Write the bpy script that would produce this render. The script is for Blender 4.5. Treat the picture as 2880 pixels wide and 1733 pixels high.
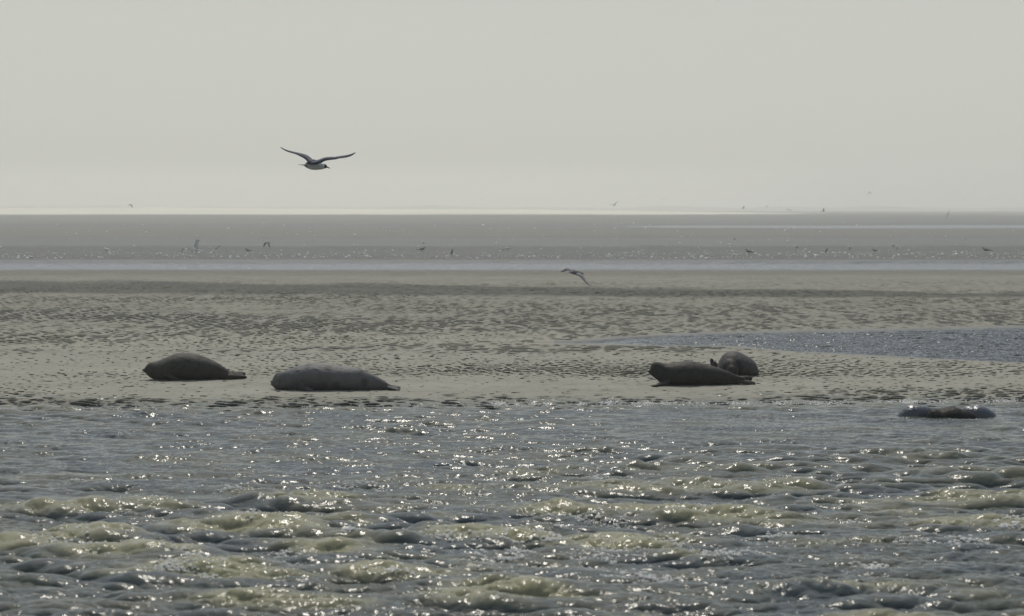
import bpy, bmesh, math, random
import numpy as np
from mathutils import Vector, Matrix

for o in list(bpy.data.objects):
    bpy.data.objects.remove(o)
scene = bpy.context.scene
C = scene.collection
R = math.radians
rng = np.random.default_rng(11)
random.seed(5)

# ------------------------------------------------------------------ camera, sky, sun, exposure
CAM_H = 2.6          # metres above the sand
FPX = 5000.0         # focal length in pixels of the 2880-wide photograph
HX, HY = 1440.0, 588.0
cam_d = bpy.data.cameras.new("camera")
cam_d.sensor_width = 36.0
cam_d.lens = FPX / 2880 * 36
cam_d.shift_y = -(866.5 - HY) / 2880
cam_d.clip_start = 0.1
cam_d.clip_end = 20000
cam_d.dof.use_dof = True
cam_d.dof.focus_distance = 27.0
cam_d.dof.aperture_fstop = 2.4
cam = bpy.data.objects.new("camera", cam_d)
cam.location = (0, 0, CAM_H)
cam.rotation_euler = (R(90), 0, 0)
C.objects.link(cam)
scene.camera = cam

SUN_EL, SUN_AZ = R(57), R(-6)      # azimuth measured from the view direction, negative = left
world = bpy.data.worlds.new("World")
scene.world = world
world.use_nodes = True
nt = world.node_tree
nt.nodes.clear()
sky = nt.nodes.new("ShaderNodeTexSky")
sky.sky_type = 'NISHITA'
sky.sun_disc = False
sky.sun_elevation = SUN_EL
sky.sun_rotation = SUN_AZ
sky.air_density = 1.0
sky.dust_density = 3.0
sky.ozone_density = 1.0
hsv = nt.nodes.new("ShaderNodeHueSaturation")
hsv.inputs["Saturation"].default_value = 0.75
tint = nt.nodes.new("ShaderNodeMix")
tint.data_type = 'RGBA'
tint.blend_type = 'MULTIPLY'
tint.inputs[0].default_value = 1.0
tint.inputs[7].default_value = (1.0, 0.975, 0.86, 1)
# thin bright veil of haze low in the sky, clearer and bluer towards the zenith
tc = nt.nodes.new("ShaderNodeTexCoord")
sx = nt.nodes.new("ShaderNodeSeparateXYZ")
nt.links.new(tc.outputs["Generated"], sx.inputs[0])
el = nt.nodes.new("ShaderNodeMapRange"); el.interpolation_type = 'SMOOTHSTEP'
el.inputs[1].default_value = 0.09; el.inputs[2].default_value = 0.38
nt.links.new(sx.outputs[2], el.inputs[0])
veil = nt.nodes.new("ShaderNodeMix"); veil.data_type = 'RGBA'
veil.inputs[6].default_value = (6.35, 6.45, 5.92, 1)
veil.inputs[7].default_value = (3.1, 4.2, 6.1, 1)
nt.links.new(el.outputs[0], veil.inputs[0])
cover = nt.nodes.new("ShaderNodeMapRange")
cover.inputs[1].default_value = 0.0; cover.inputs[2].default_value = 1.0
cover.inputs[3].default_value = 0.90; cover.inputs[4].default_value = 0.4
nt.links.new(el.outputs[0], cover.inputs[0])
skm = nt.nodes.new("ShaderNodeMix"); skm.data_type = 'RGBA'
nt.links.new(cover.outputs[0], skm.inputs[0])
bg = nt.nodes.new("ShaderNodeBackground")
bg.inputs[1].default_value = 0.10
wo = nt.nodes.new("ShaderNodeOutputWorld")
nt.links.new(sky.outputs[0], hsv.inputs["Color"])
nt.links.new(hsv.outputs[0], tint.inputs[6])
nt.links.new(tint.outputs[2], skm.inputs[6])
nt.links.new(veil.outputs[2], skm.inputs[7])
nt.links.new(skm.outputs[2], bg.inputs[0])
nt.links.new(bg.outputs[0], wo.inputs[0])

sd = bpy.data.lights.new("sun", 'SUN')
sd.energy = 2.9
sd.angle = R(0.5)
sd.color = (1.0, 0.95, 0.86)
sun = bpy.data.objects.new("sun", sd)
sdir = Vector((math.sin(SUN_AZ) * math.cos(SUN_EL), math.cos(SUN_AZ) * math.cos(SUN_EL), math.sin(SUN_EL)))
sun.rotation_euler = sdir.to_track_quat('Z', 'Y').to_euler()
C.objects.link(sun)

scene.view_settings.view_transform = 'Standard'
scene.view_settings.look = 'None'
scene.view_settings.gamma = 1
scene.view_settings.exposure = -0.13
scene.cycles.use_denoising = True
scene.cycles.denoising_prefilter = 'ACCURATE'
scene.cycles.max_bounces = 6
scene.cycles.sample_clamp_direct = 8.0
scene.cycles.volume_bounces = 1

# ------------------------------------------------------------------ helpers
def PX(px, d):
    return (px - HX) * d / FPX
def PZ(py, d):
    return CAM_H - (py - HY) * d / FPX
def W(px, py, d):
    return Vector((PX(px, d), d, PZ(py, d)))
def gd(py):                     # distance of flat ground seen at that row
    return CAM_H * FPX / (py - HY)

def smooth(a, b, x):
    t = np.clip((x - a) / (b - a), 0, 1)
    return t * t * (3 - 2 * t)

def tag(o, label=None, cat=None, group=None, kind=None):
    if label: o["label"] = label
    if cat: o["category"] = cat
    if group: o["group"] = group
    if kind: o["kind"] = kind
    return o

def grid_mesh(name, X, Y, Z, attrs=None, flip=False):
    n, m = X.shape
    co = np.empty((n * m, 3), np.float32)
    co[:, 0] = X.ravel(); co[:, 1] = Y.ravel(); co[:, 2] = Z.ravel()
    me = bpy.data.meshes.new(name)
    idx = np.arange(n * m, dtype=np.int32).reshape(n, m)
    q = np.stack([idx[:-1, :-1], idx[:-1, 1:], idx[1:, 1:], idx[1:, :-1]], -1).reshape(-1, 4)
    me.vertices.add(n * m)
    me.vertices.foreach_set("co", co.ravel())
    me.loops.add(q.size)
    me.loops.foreach_set("vertex_index", q.ravel())
    me.polygons.add(len(q))
    me.polygons.foreach_set("loop_start", np.arange(0, q.size, 4, dtype=np.int32))
    me.update(calc_edges=True)
    me.polygons.foreach_set("use_smooth", np.ones(len(q), bool))
    for k, v in (attrs or {}).items():
        a = me.attributes.new(k, 'FLOAT', 'POINT')
        a.data.foreach_set("value", v.astype(np.float32).ravel())
    return me

def link(name, me, mats=(), parent=None):
    o = bpy.data.objects.new(name, me)
    for m in (mats if isinstance(mats, (list, tuple)) else [mats]):
        if m and m.name not in [x.name for x in me.materials if x]:
            me.materials.append(m)
    C.objects.link(o)
    if parent: o.parent = parent
    return o

def band_field(N, L, seed, lo, hi, theta=math.pi / 2, spread=2.0, slope=1.0, aniso=(1, 1)):
    """periodic random field with wavelengths lo..hi (m), crests square to direction theta"""
    g = np.random.default_rng(seed)
    k = np.fft.fftfreq(N, L / N) * 2 * math.pi
    kx, ky = np.meshgrid(k * aniso[0], k * aniso[1])
    kk = np.hypot(kx, ky) + 1e-9
    a = np.arctan2(ky, kx)
    k0, k1 = 2 * math.pi / hi, 2 * math.pi / lo
    S = np.exp(-np.clip(k0 - kk, 0, None) ** 2 / (0.15 * k0) ** 2) * np.exp(-np.clip(kk - k1, 0, None) ** 2 / (0.15 * k1) ** 2)
    S = S * kk ** (-1 - slope) * (np.abs(np.cos(a - theta)) ** spread)
    H = S * (g.normal(size=(N, N)) + 1j * g.normal(size=(N, N)))
    h = np.fft.ifft2(H).real
    s = h.std()
    dx = np.fft.ifft2(-1j * kx / kk * H).real / s
    dy = np.fft.ifft2(-1j * ky / kk * H).real / s
    return h / s, dx, dy

def samp(F, L, X, Y):
    N = F.shape[0]
    u = (X / L * N) % N; v = (Y / L * N) % N
    i = np.floor(u).astype(int); j = np.floor(v).astype(int)
    fu = u - i; fv = v - j
    i %= N; j %= N; i1 = (i + 1) % N; j1 = (j + 1) % N
    return (F[j, i] * (1 - fu) + F[j, i1] * fu) * (1 - fv) + (F[j1, i] * (1 - fu) + F[j1, i1] * fu) * fv

# ------------------------------------------------------------------ materials
def newmat(name):
    m = bpy.data.materials.new(name); m.use_nodes = True
    b = m.node_tree.nodes["Principled BSDF"]
    return m, m.node_tree, b
def N(nt, t, **kw):
    n = nt.nodes.new(t)
    for k, v in kw.items():
        if k.startswith("_"): setattr(n, k[1:], v)
        else: n.inputs[k.replace("#", " ")].default_value = v
    return n
def mixc(nt, fac, a, b, blend='MIX'):
    n = nt.nodes.new("ShaderNodeMix"); n.data_type = 'RGBA'; n.blend_type = blend
    for s, v in ((0, fac), (6, a), (7, b)):
        if hasattr(v, "is_output") or isinstance(v, bpy.types.NodeSocket): nt.links.new(v, n.inputs[s])
        else: n.inputs[s].default_value = v if s == 0 else (*v, 1)
    return n.outputs[2]
def ramp(nt, src, a, b, c=0.0, d=1.0):
    n = nt.nodes.new("ShaderNodeMapRange")
    n.inputs[1].default_value = a; n.inputs[2].default_value = b
    n.inputs[3].default_value = c; n.inputs[4].default_value = d
    nt.links.new(src, n.inputs[0])
    return n.outputs[0]
def noise(nt, scale, detail=4, vec=None, rough=0.55):
    n = nt.nodes.new("ShaderNodeTexNoise")
    n.inputs["Scale"].default_value = scale; n.inputs["Detail"].default_value = detail
    n.inputs["Roughness"].default_value = rough
    if vec: nt.links.new(vec, n.inputs["Vector"])
    return n.outputs["Fac"]
def mapped(nt, scale=(1, 1, 1)):
    t = nt.nodes.new("ShaderNodeTexCoord")
    m = nt.nodes.new("ShaderNodeMapping"); m.inputs["Scale"].default_value = scale
    nt.links.new(t.outputs["Object"], m.inputs["Vector"])
    return m.outputs[0]

def simple(name, col, rough=0.7, var=0.15, scale=20, sheen=0.0, spec=0.3):
    m, nt, b = newmat(name)
    f = noise(nt, scale, 4, mapped(nt))
    lo = tuple(c * (1 - var) for c in col); hi = tuple(min(1, c * (1 + var)) for c in col)
    nt.links.new(mixc(nt, ramp(nt, f, 0.3, 0.7), lo, hi), b.inputs["Base Color"])
    b.inputs["Roughness"].default_value = rough
    b.inputs["Sheen Weight"].default_value = sheen
    b.inputs["Specular IOR Level"].default_value = spec
    return m

def water_mat(name, col, rough, bump_scale, bump_dist, silt_glow=None, bump_str=1.0):
    m, nt, b = newmat(name)
    f = noise(nt, 1.3, 3, mapped(nt, (0.6, 1, 1)))
    c2 = silt_glow or tuple(x * 1.3 for x in col)
    nt.links.new(mixc(nt, ramp(nt, f, 0.35, 0.65), col, c2), b.inputs["Base Color"])
    b.inputs["Roughness"].default_value = rough
    b.inputs["IOR"].default_value = 1.333
    bm = N(nt, "ShaderNodeBump"); bm.inputs["Distance"].default_value = bump_dist
    bm.inputs["Strength"].default_value = bump_str
    nt.links.new(noise(nt, bump_scale, 3, mapped(nt, (0.7, 1, 1))), bm.inputs["Height"])
    nt.links.new(bm.outputs[0], b.inputs["Normal"])
    return m

M_sea = water_mat("turbid_water", (0.046, 0.060, 0.066), 0.08, 26, 0.006, (0.075, 0.08, 0.06))
def paint_crest_glow(m):
    """olive glow of light through the crests, painted into the base colour"""
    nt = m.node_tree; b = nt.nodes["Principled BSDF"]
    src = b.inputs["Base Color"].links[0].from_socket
    a = nt.nodes.new("ShaderNodeAttribute"); a.attribute_name = "silt_glow"
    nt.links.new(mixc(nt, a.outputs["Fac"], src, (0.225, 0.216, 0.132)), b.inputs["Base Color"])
paint_crest_glow(M_sea)
M_pool = water_mat("pool_water", (0.04, 0.052, 0.06), 0.06, 14, 0.012, (0.05, 0.06, 0.065))
M_chan = water_mat("channel_water", (0.055, 0.075, 0.11), 0.18, 1.6, 0.30, (0.07, 0.09, 0.125))

M_chan.node_tree.nodes['Principled BSDF'].inputs['IOR'].default_value = 1.22
def sand_mat():
    m, nt, b = newmat("tidal_sand")
    at = nt.nodes.new("ShaderNodeAttribute"); at.attribute_name = "wet"
    wet0 = at.outputs["Fac"]
    vec = mapped(nt, (0.12, 1.0, 1))
    streak = noise(nt, 0.5, 5, vec, 0.6)
    ad = nt.nodes.new("ShaderNodeMath"); ad.operation = 'MULTIPLY_ADD'
    ad.inputs[1].default_value = 0.5; ad.use_clamp = True
    big_s = noise(nt, 0.06, 5, mapped(nt, (0.05, 1.0, 1)), 0.65)
    sm = nt.nodes.new("ShaderNodeMath"); sm.operation = 'ADD'
    nt.links.new(ramp(nt, streak, 0.2, 0.8, -0.18, 0.18), sm.inputs[0]); nt.links.new(ramp(nt, big_s, 0.3, 0.7, -0.22, 0.22), sm.inputs[1])
    s2 = sm.outputs[0]
    nt.links.new(s2, ad.inputs[0]); nt.links.new(wet0, ad.inputs[2])
    wet = ad.outputs[0]
    grain = noise(nt, 60, 3, mapped(nt))
    patch = noise(nt, 1.2, 5, mapped(nt, (0.5, 1, 1)))
    dry = mixc(nt, ramp(nt, patch, 0.3, 0.7), (0.250, 0.242, 0.202), (0.312, 0.303, 0.255))
    dry = mixc(nt, ramp(nt, grain, 0.3, 0.7, 0, 0.35), dry, (0.24, 0.22, 0.16))
    wet_skyc = mixc(nt, ramp(nt, patch, 0.3, 0.7), (0.085, 0.097, 0.107), (0.12, 0.132, 0.142))  # wet sand tone with the sky's blue reflection tinted in
    a2 = nt.nodes.new("ShaderNodeAttribute"); a2.attribute_name = "damp"
    dampc = mixc(nt, ramp(nt, patch, 0.3, 0.7), (0.085, 0.085, 0.072), (0.12, 0.118, 0.10))
    dd = mixc(nt, a2.outputs["Fac"], dry, dampc)
    nt.links.new(mixc(nt, wet, dd, wet_skyc), b.inputs["Base Color"])
    nt.links.new(ramp(nt, wet, 0, 1, 0.95, 0.58), b.inputs["Roughness"])
    nt.links.new(ramp(nt, wet, 0, 1, 0.08, 0.22), b.inputs["Specular IOR Level"])
    bm = N(nt, "ShaderNodeBump"); bm.inputs["Distance"].default_value = 0.03
    bm.inputs["Strength"].default_value = 0.8
    nt.links.new(noise(nt, 9, 4, mapped(nt, (1, 0.6, 1))), bm.inputs["Height"])
    nt.links.new(bm.outputs[0], b.inputs["Normal"])
    return m
M_sand = sand_mat()
M_pale = simple("dry_pale_sand", (0.60, 0.575, 0.475), 0.95, 0.08, 0.01)
M_coast = simple("distant_dune_wood", (0.10, 0.11, 0.08), 0.95, 0.2, 0.01)

def foam_mat():
    m, nt, b = newmat("sea_foam")
    b.inputs["Base Color"].default_value = (0.95, 0.95, 0.93, 1)
    b.inputs["Roughness"].default_value = 0.15
    b.inputs["Subsurface Weight"].default_value = 0.0
    tr = nt.nodes.new("ShaderNodeBsdfTranslucent"); tr.inputs[0].default_value = (0.97, 0.97, 0.95, 1)
    mx = nt.nodes.new("ShaderNodeMixShader"); mx.inputs[0].default_value = 0.6
    nt.links.new(b.outputs[0], mx.inputs[1]); nt.links.new(tr.outputs[0], mx.inputs[2])
    nt.links.new(mx.outputs[0], nt.nodes["Material Output"].inputs[0])
    return m
M_foam = foam_mat()

def seal_mat(name, back, belly, spot, spots=0.0, rough=0.65, sheen=0.7, scale=14, spec=0.2):
    m, nt, b = newmat(name)
    g = nt.nodes.new("ShaderNodeTexCoord")
    sp = nt.nodes.new("ShaderNodeSeparateXYZ"); nt.links.new(g.outputs["Object"], sp.inputs[0])
    f = noise(nt, 3.0, 4, mapped(nt))
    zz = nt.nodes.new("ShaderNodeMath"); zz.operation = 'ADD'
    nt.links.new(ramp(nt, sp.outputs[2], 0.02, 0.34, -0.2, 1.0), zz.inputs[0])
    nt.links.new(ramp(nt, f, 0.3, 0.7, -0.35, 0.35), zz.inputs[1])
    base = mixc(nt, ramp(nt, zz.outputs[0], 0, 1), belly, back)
    v = nt.nodes.new("ShaderNodeTexVoronoi"); v.inputs["Scale"].default_value = scale
    nt.links.new(mapped(nt), v.inputs["Vector"])
    s = ramp(nt, v.outputs["Distance"], 0.18, 0.42, spots, 0)
    col = mixc(nt, s, base, spot)
    fine = noise(nt, 130, 2, mapped(nt, (0.25, 1, 1)))
    col = mixc(nt, ramp(nt, fine, 0.3, 0.7, 0, 0.4), col, tuple(c * 0.6 for c in back))
    nt.links.new(col, b.inputs["Base Color"])
    b.inputs["Roughness"].default_value = rough
    b.inputs["Sheen Weight"].default_value = sheen
    b.inputs["Sheen Roughness"].default_value = 0.12
    b.inputs["Sheen Tint"].default_value = (1, 0.95, 0.85, 1)
    b.inputs["Specular IOR Level"].default_value = spec
    bg_ = N(nt, "ShaderNodeBump"); bg_.inputs["Distance"].default_value = 0.03; bg_.inputs["Strength"].default_value = 0.7
    nt.links.new(noise(nt, 7, 2, mapped(nt, (1.3, 1, 0.6))), bg_.inputs["Height"])
    bm = N(nt, "ShaderNodeBump"); bm.inputs["Distance"].default_value = 0.008
    nt.links.new(bg_.outputs[0], bm.inputs["Normal"])
    nt.links.new(noise(nt, 45, 4, mapped(nt, (0.35, 1, 1))), bm.inputs["Height"])
    nt.links.new(bm.outputs[0], b.inputs["Normal"])
    return m
M_s1 = seal_mat("brown_grey_seal_fur", (0.050, 0.048, 0.041), (0.036, 0.035, 0.032), (0.02, 0.018, 0.016), 0.6, scale=9)
M_s2 = seal_mat("silver_grey_seal_fur", (0.155, 0.154, 0.15), (0.062, 0.06, 0.058), (0.03, 0.028, 0.027), 0.75, sheen=0.8, scale=5)
M_s3 = seal_mat("dark_brown_seal_fur", (0.034, 0.032, 0.028), (0.026, 0.0245, 0.022), (0.014, 0.013, 0.012), 0.6, scale=9)
M_s4 = seal_mat("speckled_seal_fur", (0.05, 0.05, 0.05), (0.06, 0.06, 0.062), (0.018, 0.018, 0.018), 0.9, scale=26)
def dark_head(m, centre, radius, dark):
    nt = m.node_tree; b = nt.nodes["Principled BSDF"]
    src = b.inputs["Base Color"].links[0].from_socket
    t = nt.nodes.new("ShaderNodeTexCoord"); v = nt.nodes.new("ShaderNodeVectorMath"); v.operation = 'DISTANCE'
    v.inputs[1].default_value = centre
    nt.links.new(t.outputs["Object"], v.inputs[0])
    nt.links.new(mixc(nt, ramp(nt, v.outputs["Value"], radius * 0.8, radius * 1.15, 1, 0), src, dark), b.inputs["Base Color"])
dark_head(M_s4, (-0.145, -0.2, 0.11), 0.19, (0.018, 0.017, 0.015))
M_wg = seal_mat("wet_blue_grey_seal_fur", (0.10, 0.115, 0.14), (0.06, 0.068, 0.08), (0.02, 0.022, 0.027), 0.95, rough=0.25, sheen=0.0, scale=3.5, spec=0.5)
M_wd = seal_mat("wet_dark_seal_fur", (0.014, 0.012, 0.0115), (0.012, 0.011, 0.0105), (0.008, 0.0075, 0.007), 0.4, rough=0.6, sheen=0.0, spec=0.15)
M_eye = simple("eye_black", (0.01, 0.01, 0.01), 0.08, 0, 5, spec=0.6)
M_nose = simple("nose_black", (0.02, 0.018, 0.017), 0.25, 0.1, 40, spec=0.6)
M_whisk = simple("whisker_pale", (0.6, 0.57, 0.5), 0.4, 0.05, 40)
M_white = simple("white_feathers", (0.55, 0.56, 0.56), 0.8, 0.06, 30, 0.1)
M_mantle = simple("grey_mantle_feathers", (0.055, 0.06, 0.085), 0.8, 0.12, 30)
M_black = simple("black_feathers", (0.03, 0.03, 0.035), 0.7, 0.15, 30)
M_brown = simple("brown_feathers", (0.10, 0.09, 0.075), 0.8, 0.3, 30)
M_bill = simple("dark_bill", (0.05, 0.022, 0.018), 0.4, 0.1, 30)
M_leg = simple("bird_leg", (0.09, 0.035, 0.03), 0.5, 0.1, 30)
M_fw = simple("far_white_feathers", (0.8, 0.8, 0.78), 0.8, 0.05, 30)
M_mid = simple("mid_grey_feathers", (0.17, 0.175, 0.18), 0.8, 0.1, 30)
M_fm = simple("pale_grey_feathers", (0.30, 0.31, 0.33), 0.8, 0.1, 30)
M_shell_glint = simple("shell_and_glint_pale", (0.82, 0.8, 0.76), 0.25, 0.1, 30)  # for the lone shell and the added sun glint blobs

# ------------------------------------------------------------------ the sand flat
WATER_Z = -0.03
def to_px(X, Y):
    Yc = np.maximum(Y, 1.0)
    return HX + FPX * X / Yc, HY + FPX * CAM_H / Yc
def pool_edges(px):
    top = np.interp(px, [1600, 1680, 1760, 1900, 2100, 2300, 2600, 2880, 4500], [961, 956, 950, 941, 936, 932, 926, 921, 900])
    bot = np.interp(px, [1600, 1680, 1760, 1900, 2050, 2300, 2600, 2880, 4500], [964, 966, 967, 969, 973, 990, 1004, 1018, 1085])
    return top, bot
swell, _, _ = band_field(512, 160, 3, 6, 40, math.pi / 2, 6)
rip1, _, _ = band_field(2048, 40, 4, 0.16, 0.225, R(74), 3.0, 0.3, (1.0, 1.5))
rip2, _, _ = band_field(2048, 40, 5, 0.10, 0.26, R(80), 0.5, 0.2, (0.8, 1.6))
patchf, _, _ = band_field(512, 80, 6, 1.5, 10, math.pi / 2, 1)
edgen, _, _ = band_field(1024, 64, 9, 0.25, 3.0, 0, 0.6)

def shore_y(X):
    px = HX + FPX * X / 23.6
    py = 1147 - 22 * np.clip(px, -600, 3500) / 2880
    return gd(py)
def base_z(X, Y):
    """sand height without ripples"""
    X = np.asarray(X, float); Y = np.asarray(Y, float)
    px, py = to_px(X, Y)
    z = np.zeros_like(X)
    ds = shore_y(X) + samp(edgen, 64, X, X * 0 + 3.0) * 0.16
    sh = WATER_Z + (Y - ds) * 0.045
    z = np.minimum(z, sh)
    z = np.where(Y < 22, -0.12 - (22 - Y) * 0.05, z)
    z = np.maximum(z, -1.2)
    en = samp(edgen, 64, X, Y)
    t, b = pool_edges(px)
    t = t + en * 0.8; b = b + en * 1.2
    inside = np.minimum(py - t, b - py)          # in rows
    basin = smooth(-1.5, 2.5, inside) * np.where(px > 1500, 1, 0)
    z = z - 0.085 * basin
    ch = smooth(76, 81, Y + en * 0.4) * smooth(90.5, 87.5, Y + en * 0.5)
    z = z - 0.16 * ch
    # far streak of water on the right
    ch2 = smooth(232, 245, Y - X * 0.1) * smooth(300, 270, Y - X * 0.1) * smooth(5, 30, X)
    z = z - 0.18 * ch2
    z = z + samp(swell, 160, X, Y) * 0.018 * smooth(42, 60, Y) * (1 + smooth(100, 400, Y) * 4) * (1 - ch) * (1 - ch2)
    return z
def wetness(X, Y):
    px, py = to_px(X, Y)
    en = samp(edgen, 64, X * 0.3, Y * 0.6)
    w = 0.10 + 0 * X
    w = np.maximum(w, smooth(0.9, 0.0, Y - shore_y(X)) * 0.6)
    t, b = pool_edges(px)
    w = np.maximum(w, smooth(-10, 2, np.minimum(py - t, b - py)) * 0.9 * (px > 1560))
    tl = 30 * (px - 200) / 2880
    w = np.maximum(w, smooth(720, 736, py) * smooth(768, 758, py) * 0.95)
    w = np.maximum(w, smooth(736, 728, py) * 0.4)
    w = np.maximum(w, smooth(662, 672, py + en * 2) * smooth(696, 690, py + en * 2) * 0.68)
    w = np.maximum(w, smooth(604, 612, py) * smooth(650, 640, py) * 0.6)
    w = np.where(Y < 23, 1, w)
    return w

def dampness(X, Y):
    px, py = to_px(X, Y)
    en = samp(edgen, 64, X * 0.3, Y * 0.6)
    tl = 30 * (px - 200) / 2880
    d = 0.28 * smooth(960, 880, py)
    d = np.maximum(d, smooth(786 + tl, 796 + tl, py + en * 1.5) * smooth(832 + tl * 0.5, 818 + tl * 0.5, py + en * 1.5))
    d = np.maximum(d, 0.6 * smooth(795, 770, py))
    far_d = 0.98 - 0.45 * smooth(636, 644, py + en) * smooth(668, 656, py + en) - 0.25 * smooth(612, 618, py) * smooth(632, 626, py) - 0.2 * smooth(692, 688, py)
    d = np.maximum(d, far_d * smooth(736, 728, py))
    d = np.maximum(d, smooth(1110, 1140, py) * 0.35)
    return np.clip(d, 0, 1)
def fan_cols(dense, umax=1.14):
    u = np.linspace(-umax, umax, dense)
    o1 = umax + np.cumsum(np.linspace(0.004, 0.03, 40))
    o2 = o1[-1] * np.geomspace(1.15, 60, 14)
    r = np.concatenate([o1, o2])
    return np.concatenate([-r[::-1], u, r])
us = fan_cols(1350)
rows = [-80, -30, 0, 10, 16, 20, 21.5, 22.3]
d = 22.7
while d < 2600:
    rows.append(d)
    d += max(0.019, min(0.022 * (d / 27) ** 1.6 , 0.35 * d * d / (FPX * CAM_H) * 1.6 if d > 95 else 9))
rows = np.array(rows)
print("sand rows", len(rows), "cols", len(us))
half = 0.288 * np.maximum(rows, 20)
X = us[None, :] * half[:, None]
Y = np.repeat(rows[:, None], len(us), 1)
Z = base_z(X, Y)
fade = smooth(80, 72, Y) * smooth(1.75, 1.2, np.abs(us))[None, :]
px, py = to_px(X, Y)
pf = samp(patchf, 80, X, Y)
Yv = 33 * np.log(np.maximum(Y, 1) / 33) + 33
r1 = samp(rip1, 40, X, Yv); r2 = samp(rip2, 40, X + 7, Yv + 3)
# regular ripples further back, loose pock marks nearer the water
wr = smooth(32, 36.5, Y + pf * 1.5)
ridge = 0.052 * np.tanh(r1 * 1.1) * (1 + 0.12 * pf)
pits = -0.025 * np.clip(r2 - 1.05 - 0.45 * pf, 0, 1.0) ** 0.9
nearshore = smooth(2.0, 0.5, Y - shore_y(X) + pf * 0.3)
seals_calm = 1 - 0.6 * smooth(1104, 1086, py) * smooth(1050, 1066, py)
rel = wr * (ridge * 0.33 + 0.06 * pits) + (1 - wr) * (pits * seals_calm * (1 - 0.6 * nearshore) + 0.003 * r1)
rel = rel + nearshore * (-0.010 * np.clip(r2 - 0.1, 0, 1.4) + 0.006 * r1)
tE, bE = pool_edges(px)
near_edge = 1 - 0.85 * smooth(7, 2, np.minimum(np.abs(py - tE), np.abs(py - bE))) * (px > 1500)
calm_far = 1 - 0.35 * smooth(52, 70, Y)
rel = rel * fade * near_edge * calm_far
Z = Z + rel
Y = Y - 2.8 * rel * smooth(22.8, 23.5, Y)      # wind and tide lean the steep faces one way
wet = wetness(X, Y)
me = grid_mesh("sand_flat", X, Y, Z, {"wet": wet, "damp": dampness(X, Y)})
sand = link("sand_flat", me, M_sand)
tag(sand, "wide rippled grey beige tidal sand flat with damp bands", kind="structure")
del X, Y, Z, rel, r1, r2, pf, wet

# pale dry bank beyond, higher on the left
u = np.linspace(-1.6, 1.6, 300)
ys = np.array([700, 760, 830, 900, 980, 1060, 1150, 1300])
Xb = u[None, :] * 0.288 * 1100 + 0 * ys[:, None]
Yb = np.repeat(ys[:, None], 300, 1).astype(float)
pxb = HX + FPX * Xb / 1000.0
crest = np.interp(pxb, [-1200, 0, 500, 1440, 1900, 2300, 2500, 4000], [3.4, 3.1, 3.2, 2.3, 1.2, 0.1, -0.8, -1.0])
prof = np.interp(Yb, [700, 830, 980, 1150, 1300], [-0.6, 0.0, 1.0, 0.7, -0.6])
Zb = np.where(prof > 0, prof * (crest + 0.5) - 0.5, prof) + 0.06 * np.sin(Xb * 0.03 + 1) + 0.03 * np.sin(Xb * 0.11)
o = link("far_sandbank", grid_mesh("far_sandbank", Xb, Yb, Zb), M_pale)
tag(o, "pale dry sandbank along the horizon", kind="structure")

# very distant low coast swallowed by the haze
xs = np.linspace(-2200, 2200, 500)
hh = 3 + 5 * np.interp(xs, np.linspace(-2200, 2200, 60), rng.random(60)) + 1.5 * rng.random(500)
Xc = np.stack([xs, xs, xs, xs]); Yc = np.stack([xs * 0 + 3000, xs * 0 + 3020, xs * 0 + 3150, xs * 0 + 3300])
Zc = np.stack([xs * 0 - 3, hh * 0.8, hh, xs * 0 - 3])
o = link("distant_coast", grid_mesh("distant_coast", Xc, Yc, Zc), M_coast)
tag(o, "faint low wooded coast on the horizon", kind="structure")
# outermost ground out to the true horizon
bm = bmesh.new()
for p in ((-9000, 2590), (9000, 2590), (9000, 9000), (-9000, 9000)): bm.verts.new((p[0], p[1], -0.9))
bm.faces.new(bm.verts)
me = bpy.data.meshes.new("outer_flat"); bm.to_mesh(me); bm.free()
a = me.attributes.new("wet", 'FLOAT', 'POINT'); a.data.foreach_set("value", [0.3] * 4)
a = me.attributes.new("damp", 'FLOAT', 'POINT'); a.data.foreach_set("value", [0.8] * 4)
o = link("outer_flat", me, M_sand); tag(o, "sand flat running on to the horizon", kind="structure")

# ------------------------------------------------------------------ the sea
LW = 22.0
big, bigx, bigy = band_field(1024, LW, 21, 0.45, 1.35, R(80), 2.0, 1.0, (1.15, 1.0))
mid, midx, midy = band_field(2048, LW, 22, 0.12, 0.55, R(78), 1.5, 0.8, (1.4, 1.0))
sml, smlx, smly = band_field(2048, LW, 23, 0.032, 0.11, R(82), 0.4, 0.6, (1.3, 1.0))
calm, _, _ = band_field(256, LW, 24, 2.0, 9.0, R(90), 1)
def sea_amp(X, Y):
    px, py = to_px(X, Y)
    near = smooth(23.4, 12.0, Y)
    aB = 0.005 + 0.0155 * near ** 1.2
    cm = samp(calm, LW, X, Y)
    aB = aB * (1 + 0.3 * np.clip(cm, -1.5, 1.5))
    slick = np.exp(-((py - 1388 + (px - 400) * 0.004) / 12.0) ** 2) * smooth(30, 120, px) * smooth(800, 560, px)
    slick2 = np.exp(-((py - 1408) / 9.0) ** 2) * smooth(1150, 1500, px) * smooth(3000, 2000, px) * 0.45
    sl = 1 - np.maximum(slick, slick2) * 0.9
    aM = (0.0092 + 0.0078 * near) * (1 + 0.25 * cm) * sl
    aS = (0.0021 + 0.0013 * near) * (1 - 0.2 * cm) * sl
    return aB * (0.3 + 0.7 * sl), aM, aS
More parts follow.
